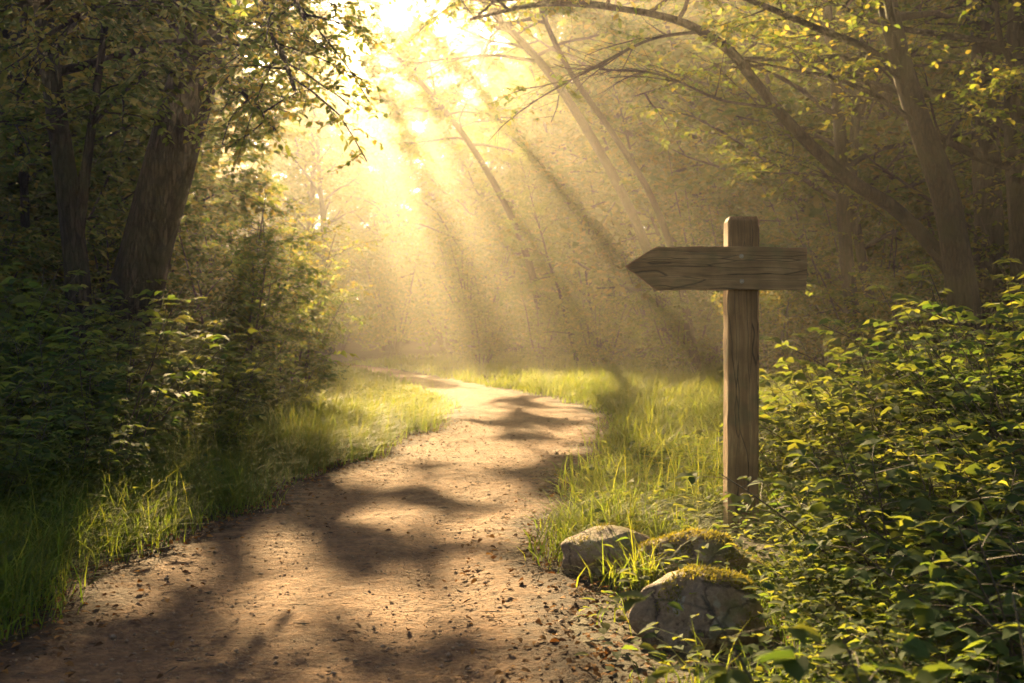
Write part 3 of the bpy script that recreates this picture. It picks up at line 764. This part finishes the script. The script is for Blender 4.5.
for x, y, rz, s in ((1.6, 27.5, 2.9, .9), (2.9, 33, 3.4, 1.0), (4.1, 25.5, 3.1, .95), (5.2, 34, 3.3, 1.05), (6.4, 28.5, 2.9, 1.0), (3.4, 41, 3.0, 1.1), (7.8, 36, 3.2, 1.1)):
    wood_tree(4, x, y, rz, s, 'slender bare-stemmed tree leaning towards the light in the mist beyond the verge', 'slender trees in the mist')
# the deep end of the wood, closing the view along the path
for d, step in ((60, 3.6), (72, 4), (84, 4.5), (91, 4.5)):
    x = -.46 * d
    while x < .10 * d:
        xx, yy = x + R.normal(0, .6), d + R.normal(0, 1.2)
        if free(xx, yy, 1.5): wood_tree(int(R.integers(0, 3)), xx, max(yy, 61.1), R.uniform(0, 6.28), R.uniform(.9, 1.1) if d < 66 else R.uniform(1.2, 1.5), FARL, FAR)
        x += step
R = np.random.default_rng(301)
# right wood
for x, y, k, s in ((4.2, 17.5, 3, 1.0), (6.5, 15.5, 1, .8), (8.4, 18.5, 0, .85), (5.6, 21, 1, .9), (10.5, 15, 2, .75), (3.2, 23.5, 1, .8), (8, 24, 2, .85), (12, 21, 0, .9), (14, 17, 1, .95), (2.2, 27, 3, 1.1), (5.2, 27.5, 0, .8), (11, 27, 1, 1), (15.5, 25, 2, .9), (7.4, 12.5, 3, .8), (9.5, 11, 3, .95)):
    wood_tree(k, x, y, R.uniform(0, 6.28), s, RWL, RW)
R = np.random.default_rng(302)
# left wood
for x, y, k, s in ((-5.6, 13.5, 3, .9), (-7.5, 12, 1, .8), (-9, 16, 0, .8), (-8.4, 21.5, 2, .8), (-11.5, 19, 1, .95), (-8.6, 26, 0, .75), (-11, 26, 2, .85), (-10, 13, 3, 1.0), (-7.0, 9.5, 3, .8), (-7.4, 19, 0, .8), (-8.6, 17.8, 1, .9), (-9.8, 20.5, 2, .9), (-8, 22.3, 1, .9), (-9.6, 24, 0, .9), (-12.8, 24, 2, 1.0)):
    wood_tree(k, x, y, R.uniform(0, 6.28), s, LWL, LW)

R = np.random.default_rng(306)
# the wood goes on around the viewpoint: unseen trees, added to cut skylight
for x, y, k, s in ((-4.5, -3.5, 1, .9), (5.2, -1.5, 1, 1.0), (7.5, 3.5, 0, .9), (1.2, -5.5, 2, 1.0), (-2.4, -7.5, 0, 1.0), (4.6, -7, 2, 1.0), (-7.5, -6, 2, 1.0), (9.5, -4, 0, 1.0), (.5, -11, 1, 1.1), (-5, -12, 0, 1.1), (6, -12, 1, 1.1), (9.5, 7.5, 1, .95), (-11, 0, 0, 1.1), (12, 1, 2, 1.0)):
    wood_tree(k, x, y, R.uniform(0, 6.28), s, 'tree of the same wood standing beside or behind the viewpoint, outside the view', 'trees around the viewpoint')

# ------------------------------------------------------------------ hazel bushes
HZ = []
for seed, h, st in ((61, 2.9, 11), (62, 2.3, 10), (63, 3.4, 12), (64, 5.5, 13)):
    Rh = np.random.default_rng(seed); wd, lf = Geo(), Geo()
    if seed < 64: hazel(Rh, wd, lf, h, st, .32, .085, sub=10, tw_n=8, big=True)
    else: hazel(Rh, wd, lf, h, st, .30, .15, sub=12, tw_n=7, leaf_n=9, tw_len=.6)
    HZ.append((wd, lf))
hz_used = {}
def hazel_bush(kind, x, y, rz, sc, label, group):
    z = float(height(x, y)) - .03
    if kind == 3 and y < 40:
        f = sunny(x, y, 5.6 * sc, 2.4 * sc, .3 * sc)
        if not f: return None
        sc *= f
    if kind not in hz_used:
        t = thing('hazel_bush', (x, y, z), label, 'bush', group, rz); t.scale = (sc,) * 3
        HZ[kind][0].build('stems', M_STEM, t); HZ[kind][1].build('foliage', M_TREE, t); hz_used[kind] = t; return t
    return dup(hz_used[kind], (x, y, z), rz, sc, label, group)
R = np.random.default_rng(303)
LB = 'sunlit bushes left of the path'
for x, y, k, s in ((-3.3, 13.2, 0, .85), (-3.7, 15.2, 2, .85), (-4.1, 12.2, 1, 1.0), (-3.3, 17.3, 1, .85), (-4.5, 14.2, 0, 1.0), (-4.0, 19, 2, .9)):
    hazel_bush(k, x, y, R.uniform(0, 6.28), s, 'sunlit golden-green bush in tiers beside the leaning trunk, above the left verge', LB)
for x, y, k, s in ((-5.3, 10.6, 1, .9), (-6.2, 11.4, 2, .9), (-4.9, 9.2, 1, .75), (-6.4, 8.6, 0, .8), (-7.6, 10.4, 2, .95)):
    hazel_bush(k, x, y, R.uniform(0, 6.28), s, 'shaded green bush among the dark trunks at the left of the wood', 'shaded bushes under the left-hand trees')
for x, y, k, s in ((4.6, 13.5, 1, .8), (6.4, 13, 0, .8), (8, 14.6, 2, .8), (3.7, 16, 1, .75), (5.3, 17, 2, .8), (2.9, 19.5, 0, .75), (4.6, 21, 2, .85), (7.2, 20, 1, .9), (6.2, 10.6, 1, .7), (1.9, 24, 1, .8), (.8, 28, 0, .8), (3.4, 27, 2, .9), (-.8, 31, 1, .9)):
    hazel_bush(k, x, y, R.uniform(0, 6.28), s, 'hazy green bush at the foot of the wood behind the right-hand grass', 'bushes along the edge of the right-hand wood')

R = np.random.default_rng(304)
for x, y, s in ((5.4, 19, .8), (7.4, 17, .9), (9.8, 19.5, 1), (4.4, 24, .9), (6.6, 26, 1), (9, 23, 1), (12, 24, 1.1), (11.5, 17.5, 1), (2.2, 31, .9), (5, 31, 1), (8, 30, 1.1), (11.5, 31, 1.1), (15, 29, 1.1), (-1, 36, .9), (2.2, 37, 1), (6, 38, 1.1), (10, 38, 1.2), (14, 37, 1.2), (18, 33, 1.2), (14.5, 21, 1.1), (9.5, 14, .75), (11.8, 13.6, .9), (7.6, 21.5, 1)):
    hazel_bush(3, x, y, R.uniform(0, 6.28), s, 'tall many-stemmed bush filling the wood behind the signpost', 'tall bushes of the right-hand wood')
for x, y, s in ((-6.6, 15, .9), (-8.6, 14, 1), (-10.5, 15.5, 1), (-6, 19, .8), (-8.5, 18.5, 1), (-11, 18, 1.1), (-7.6, 23, .9), (-10.5, 23, 1.1), (-13, 22, 1.1), (-10.5, 28, 1), (-13.5, 27, 1.2), (-9, 11.2, .8), (-8.4, 12.6, .9), (-14, 32, 1.2), (-12.5, 36.5, 1), (-16, 40, 1.2), (-13, 46, 1), (-18, 48, 1.2)):
    hazel_bush(3, x, y, R.uniform(0, 6.28), s, 'tall many-stemmed bush filling the wood behind the leaning trunk', 'tall bushes of the left-hand wood')
for x, y, s in ((-2.5, 44, 1.0), (-.2, 42, 1.1), (-4.5, 44, .9), (1.5, 40.5, 1.1), (-7, 46, .9), (-5.5, 50, 1.1), (-9, 56, 1.1), (-13, 60, 1.2), (2, 46, 1.2), (-6, 60, 1.2), (-2, 56, 1.3), (-17, 60, 1.2)) + tuple((xx, 70 + (xx * 7 % 3), 1.3) for xx in range(-32, 8, 4)) + tuple((xx, 93 + (xx * 5 % 3), 1.3) for xx in range(-44, 10, 4)):
    hazel_bush(3, x, y, R.uniform(0, 6.28), s, 'bush dissolving in the bright mist beyond the end of the path', 'bushes in the bright mist')

# ------------------------------------------------------------------ leafy bushes on the banks
def bush_set(name, protos, spots, labels, mat=M_SHRUB):
    used = {}
    for (x, y, k, s, li) in spots:
        z = float(height(x, y)) - .02; lab, grp = labels[li]
        rz = R.uniform(0, 6.28)
        if k not in used:
            t = thing(name, (x, y, z), lab, 'bush', grp, rz); t.scale = (s,) * 3
            protos[k][0].build('stems', M_STEM, t); protos[k][1].build('foliage', mat, t); used[k] = t
        else: dup(used[k], (x, y, z), rz, s, lab, grp)
LP = [leafy_bush(np.random.default_rng(81 + i), h, .45, 22, 12, .085, 5, .3) for i, h in enumerate((1.35, 1.15, .9))]
R = np.random.default_rng(305)
spots = []
for x, y, k, s in ((-2.7, 7.2, 0, .95), (-3.4, 6.8, 0, 1.0), (-3.0, 8.2, 1, 1.05), (-3.9, 7.8, 0, 1.05), (-2.5, 8.8, 1, .95), (-4.5, 8.6, 0, 1.15), (-3.4, 9.4, 0, 1.0), (-2.5, 6.6, 2, .95), (-3.1, 6.0, 1, .9), (-3.9, 6.2, 1, 1.05), (-2.75, 9.9, 1, .9), (-4.3, 10.1, 0, 1.1), (-4.7, 7.0, 0, 1.1), (-3.4, 5.2, 1, .9), (-2.3, 10.8, 2, 1.0), (-3.4, 10.9, 0, .95), (-2.2, 5.9, 2, .6), (-2.5, 5.2, 2, .65), (-2.05, 7.6, 2, .6), (-2.95, 4.6, 2, .75), (-2.35, 4.4, 2, .45)):
    spots.append((x, y, k, s, 0))
bush_set('leafy_shrub', LP, spots, [('shaded shrub with tiered blue-green leaflets on the left bank behind the long grass', 'shrubs on the left bank')])
RP = [leafy_bush(np.random.default_rng(91 + i), h, .5, 30, 13, LL_, nl_, .34, .66) for i, (h, LL_, nl_) in enumerate(((1.25, .066, 5), (1.0, .078, 3), (.7, .07, 3)))]
spots = []
for x, y, k, s in ((2.55, 5.7, 0, 1.0), (2.8, 5.2, 0, 1.1), (2.3, 5.1, 1, .8), (2.5, 4.5, 0, .95), (2.1, 6.4, 1, .95), (2.9, 6.4, 0, 1.1), (3.4, 5.8, 0, 1.2), (1.8, 4.4, 2, .8), (2.2, 3.9, 1, .75), (1.5, 3.8, 2, .95), (1.9, 3.3, 2, .85), (2.6, 7.4, 1, 1.0), (3.4, 7.2, 0, 1.0), (3.2, 8.4, 1, 1.0), (3.9, 7.9, 0, 1.05), (2.2, 7.5, 2, 1.0), (1.75, 6.3, 2, .85), (4.4, 6.6, 0, 1.2), (3.9, 9.4, 1, 1.0), (4.8, 8.8, 0, 1.0)):
    spots.append((x, y, k, s, 0))
for x, y, k, s in ((1.35, 4.3, 2, .6), (1.12, 3.6, 2, .42), (1.35, 3.1, 2, .6), (1.55, 4.9, 2, .5), (1.0, 3.0, 2, .36), (1.05, 2.65, 2, .5), (1.5, 2.75, 2, .8)):
    spots.append((x, y, k, s, 1))
spots.append((.76, 1.42, 2, .85, 2))
bush_set('bramble_bush', RP, spots, [('dense waist-high bush of small leaves on the right bank beyond the signpost', 'bushes on the right bank'),
                                     ('low leafy plant at the foot of the right bank, near the boulders', 'low plants near the boulders'),
                                     ('blurred leafy plant at the bottom edge right of the boulders, nearest the camera', None)])

# ------------------------------------------------------------------ grass, litter, grit (uncountable)
def grass(name, seed, pts, hmin, hmax, wid, segs=3, tint=(0, 1)):
    R = np.random.default_rng(seed); n = len(pts)
    x, y = pts[:, 0], pts[:, 1]; z = height(x, y) - .01
    clump = np.clip(np.array([mnoise.noise((a * 1.6, b * 1.6, seed)) + .7 * mnoise.noise((a * 5, b * 5, seed)) for a, b in pts]) * .6 + .5, 0, 1)
    h = (hmin + (hmax - hmin) * R.beta(2, 3, n)) * (.55 + .9 * clump)
    a = R.uniform(0, 6.28, n); lean = R.beta(1.6, 1.2, n) * 1.5 + .1
    d = np.stack([np.cos(a), np.sin(a), np.zeros(n)], -1); s = np.stack([-np.sin(a), np.cos(a), np.zeros(n)], -1)
    ts = np.linspace(0, 1, segs + 1); V = []
    p0 = np.stack([x, y, z], -1)
    w = wid * R.uniform(.6, 1.3, n)
    for t in ts:
        c = p0 + d * (h * lean * t * t)[:, None] + np.array([0, 0, 1.0]) * (h * (t - .36 * lean * t * t))[:, None]
        ww = (w * (1 - t ** 1.6) * .5)[:, None]
        if t < 1: V += [c - s * ww, c + s * ww]
        else: V += [c]
    k = 2 * segs + 1; V = np.stack(V, 1)
    b = np.arange(n)[:, None] * k; q = np.concatenate([b + np.array([[2 * i, 2 * i + 1, 2 * i + 3, 2 * i + 2]]) for i in range(segs - 1)]) if segs > 1 else None
    t_ = b + np.array([[2 * segs - 2, 2 * segs - 1, 2 * segs]])
    v = np.clip(tint[0] + (tint[1] - tint[0]) * (R.random(n) * .7 + .3 * clump), 0, 1)
    g = Geo(); g.add(V, q, t_, np.repeat(v, k)); return g
def scatter(seed, n, x0, x1, y0, y1, keep):
    R = np.random.default_rng(seed); x = R.uniform(x0, x1, n)
    y = y0 + (y1 - y0) * R.random(n) ** 1.35
    m = keep(x, y, R.random(n)); return np.stack([x[m], y[m]], -1)
def is_left(x, y): l, r = edges(y); return x < (l + r) / 2
G = Geo()
# left verge
kl = lambda lo, hi: (lambda x, y, u: is_left(x, y) & (off_path(x, y) > lo) & (off_path(x, y) < hi) & (u < smooth((off_path(x, y) + .02) / .35) * .95 + .05))
kr = lambda lo, hi: (lambda x, y, u: ~is_left(x, y) & (off_path(x, y) > lo) & (off_path(x, y) < hi) & (u < (smooth((off_path(x, y) + .02) / .45) * .95 + .05) * rock_free(x, y)))
G.merge(grass('g', 1, scatter(1, 120000, -4.5, -.6, 2.6, 8, kl(-.03, 2.3)), .07, .38, .006))
G.merge(grass('g', 2, scatter(2, 60000, -4.5, -.4, 8, 13, kl(-.03, 2.2)), .10, .46, .009, 3, (.25, 1)))
G.merge(grass('g', 7, scatter(7, 50000, -6.5, -.4, 13, 22, kl(-.03, 2.6)), .08, .28, .011, 3, (.3, 1)))
# right verge
G.merge(grass('g', 3, scatter(3, 60000, 0, 3.0, 4.2, 8, kr(-.03, 2.4)), .08, .36, .007, 3, (.2, 1)))
G.merge(grass('g', 4, scatter(4, 80000, 0, 6.0, 8, 20, kr(-.03, 4.2)), .12, .48, .011, 3, (.25, 1)))
G.merge(grass('g', 5, scatter(5, 14000, .2, 2.2, 2.4, 4.6, lambda x, y, u: ~is_left(x, y) & (off_path(x, y) > .12) & (u < rock_free(x, y) * smooth(off_path(x, y) / .9))), .06, .22, .006, 3))
# dry flowering stalks standing above the grass
G.merge(grass('g', 8, scatter(8, 2600, -3.6, -.5, 4, 16, kl(.1, 1.6)), .35, .75, .004, 3, (.9, 1)))
G.merge(grass('g', 9, scatter(9, 2600, .2, 4.5, 6, 16, kr(.15, 2.6)), .3, .7, .004, 3, (.9, 1)))
# beyond the bend
G.merge(grass('g', 6, scatter(6, 60000, -14, 8, 20, 38, lambda x, y, u: (off_path(x, y) > -.02) & (off_path(x, y) < 5) & ~(is_left(x, y) & (y < 22))), .10, .40, .02, 2, (.3, 1)))
tag(G.build('grass', M_GRASS), 'long grass growing along both verges of the path', 'grass', kind='stuff')

# broad-leaved weeds among the grass
def weeds(seed, pts, LL):
    R = np.random.default_rng(seed); g = Geo(); P, D, NN, S = [], [], [], []
    for x, y in pts:
        z = float(height(x, y)); hh = R.uniform(.04, .22)
        for k in range(int(R.integers(4, 9))):
            a = R.uniform(0, 6.28); r_ = R.uniform(.02, .10)
            P.append((x + math.cos(a) * r_, y + math.sin(a) * r_, z + hh * R.uniform(.3, 1))); D.append((math.cos(a), math.sin(a), R.normal(.1, .2)))
            NN.append((R.normal(0, .25), R.normal(0, .25), 1)); S.append(LL * R.uniform(.6, 1.3))
    S = np.array(S); leaves6(g, np.array(P), np.array(D), np.array(NN), S, S * .6, R.random(len(S)), .15); return g
Wd = Geo()
Wd.merge(weeds(31, scatter(31, 2600, .1, 2.6, 2.4, 7.5, lambda x, y, u: ~is_left(x, y) & (off_path(x, y) > .08) & (u < np.maximum(rock_free(x, y), .4) * smooth(off_path(x, y) / .8))), .045))
Wd.merge(weeds(32, scatter(32, 2600, 0.3, 5.5, 7.5, 17, lambda x, y, u: ~is_left(x, y) & (off_path(x, y) > .25) & (off_path(x, y) < 4)), .055))
Wd.merge(weeds(33, scatter(33, 4200, -4.6, -.8, 4, 17, lambda x, y, u: is_left(x, y) & (off_path(x, y) > .3) & (off_path(x, y) < 2.4)), .05))
tag(Wd.build('undergrowth', M_SHRUB), 'low broad-leaved weeds spread through the grass of both verges', 'weeds', kind='stuff')

# fallen leaves
R2 = np.random.default_rng(51)
def litter(n, x0, x1, y0, y1, prob):
    x = R2.uniform(x0, x1, n); y = y0 + (y1 - y0) * R2.random(n) ** 1.4; s = off_path(x, y)
    m = R2.random(n) < prob(s, x, y); x, y = x[m], y[m]; z = np.maximum(height(x, y), 0) + .014 + R2.random(len(x)) * .012
    a = R2.uniform(0, 6.28, len(x)); return np.stack([x, y, z], -1), np.stack([np.cos(a), np.sin(a), R2.normal(.05, .18, len(x))], -1)
g = Geo()
P, D = litter(60000, -2.6, 1.6, 2.3, 13, lambda s, x, y: np.where(s > 0, .55 * np.exp(-s / .35), np.where(x > -.7, .5, .35) * np.exp(s / .16) + .005))
S = R2.uniform(.012, .036, len(P)); leaves6(g, P, D, np.array([0, 0, 1.0]) + R2.normal(0, .3, P.shape), S, S * .6, R2.random(len(P)) ** 1.3, .25)
tag(g.build('fallen_leaves', M_LITTER), 'brown fallen leaves strewn along the edges of the dirt path', 'leaves', kind='stuff')
# grit and little stones
g = Geo(); n = 9000
x = R2.uniform(-1.7, .7, n); y = 2.4 + 11 * R2.random(n) ** 1.6; m = off_path(x, y) < .05; x, y = x[m], y[m]; n = len(x)
S = R2.gamma(2.0, .0016, n) + .0015
oc = np.array([(1, 0, 0), (0, 1, 0), (-1, 0, 0), (0, -1, 0), (0, 0, .7), (0, 0, -.5)], float)
rot = R2.uniform(0, 6.28, n); c, s = np.cos(rot), np.sin(rot)
V = oc[None] * S[:, None, None] * R2.uniform(.6, 1.3, (n, 6, 1))
V = np.stack([V[..., 0] * c[:, None] - V[..., 1] * s[:, None], V[..., 0] * s[:, None] + V[..., 1] * c[:, None], V[..., 2]], -1)
V += np.stack([x, y, np.full(n, .008)], -1)[:, None]
tr = np.array([(0, 1, 4), (1, 2, 4), (2, 3, 4), (3, 0, 4), (1, 0, 5), (2, 1, 5), (3, 2, 5), (0, 3, 5)])
g.add(V, t=(np.arange(n)[:, None, None] * 6 + tr[None]).reshape(-1, 3)); tag(g.build('gravel', M_PEB), 'small grit and stones on the dirt path', 'gravel', kind='stuff')
# bark chips and twiglets
g = Geo()
for _ in range(420):
    x = R2.uniform(-1.7, .6); y = 2.4 + 9 * R2.random() ** 1.5
    if off_path(np.array(x), np.array(y)) > .1: continue
    a = R2.uniform(0, 6.28); L = R2.gamma(2, .012) + .008; z = .016
    p = wander(R2, (x, y, z), (math.cos(a), math.sin(a), 0), L, 3, .12, 0); p[:, 2] = z + R2.random() * .006
    tube(g, p, np.array([.4, 1, .9, .3]) * R2.uniform(.001, .0028), 4)
tag(g.build('debris', M_TWIG), 'dark bark chips and broken twigs on the dirt path', 'twigs', kind='stuff')

# ------------------------------------------------------------------ haze
m, nt, out = newmat('haze_air')
pv = N(nt, 'VolumePrincipled'); pv.inputs['Density'].default_value = .0030; pv.inputs['Anisotropy'].default_value = .74
pv.inputs['Color'].default_value = (.98, .93, .80, 1); pv.inputs['Density Attribute'].default_value = ''
nt.links.new(pv.outputs[0], out.inputs['Volume'])
bm = bmesh.new(); bmesh.ops.create_cube(bm, size=1)
for v in bm.verts: v.co = (v.co.x * 170, v.co.y * 130 + 42, (v.co.z + .5) * 26.5 - 1.6)
me = bpy.data.meshes.new('haze'); bm.to_mesh(me); bm.free(); me.materials.append(m)
hz = bpy.data.objects.new('haze', me); COL.objects.link(hz); tag(hz, 'golden morning mist filling the wood', 'haze', kind='stuff')

# ------------------------------------------------------------------ sky, sun, camera
world = bpy.data.worlds.new('World'); scene.world = world; world.use_nodes = True
nt = world.node_tree; bg = nt.nodes['Background']
sky = nt.nodes.new('ShaderNodeTexSky'); sky.sky_type = 'NISHITA'; sky.sun_disc = False
sky.sun_elevation = math.radians(SUN_EL); sky.sun_rotation = math.radians(SUN_AZ); sky.dust_density = 1.0; sky.air_density = .7
nt.links.new(sky.outputs[0], bg.inputs[0]); bg.inputs[1].default_value = .05
sl = bpy.data.lights.new('sun', 'SUN'); sl.energy = 5.0; sl.angle = math.radians(.5); sl.color = (1, .70, .34)
so = bpy.data.objects.new('sun', sl); COL.objects.link(so)
e, a = math.radians(SUN_EL), math.radians(SUN_AZ)
sdir = Vector((math.sin(a) * math.cos(e), math.cos(a) * math.cos(e), math.sin(e)))
so.rotation_euler = sdir.to_track_quat('Z', 'Y').to_euler(); so.location = sdir * 60

cam = bpy.data.cameras.new('camera'); cam.lens = F / 1024 * 36; cam.sensor_width = 36; cam.clip_end = 500; cam.clip_start = .05
co = bpy.data.objects.new('camera', cam); COL.objects.link(co)
co.location = (0, 0, CAMZ); co.rotation_euler = (math.radians(90) - math.atan((341.5 - HORIZ) / F), 0, 0)
cam.dof.use_dof = True; cam.dof.focus_distance = 4.9; cam.dof.aperture_fstop = 5.0
scene.camera = co

scene.render.engine = 'CYCLES'
cy = scene.cycles
cy.use_denoising = True; cy.denoiser = 'OPENIMAGEDENOISE'
cy.max_bounces = 3; cy.diffuse_bounces = 2; cy.glossy_bounces = 1; cy.transmission_bounces = 3; cy.volume_bounces = 0; cy.transparent_max_bounces = 4
cy.sample_clamp_indirect = 4.0; cy.caustics_reflective = False; cy.caustics_refractive = False
cy.use_light_tree = False
cy.use_adaptive_sampling = True; cy.adaptive_threshold = .02
vs = scene.view_settings
vs.view_transform = 'Standard'; vs.look = 'None'; vs.gamma = 1.0; vs.exposure = 2.78; vs.use_curve_mapping = False
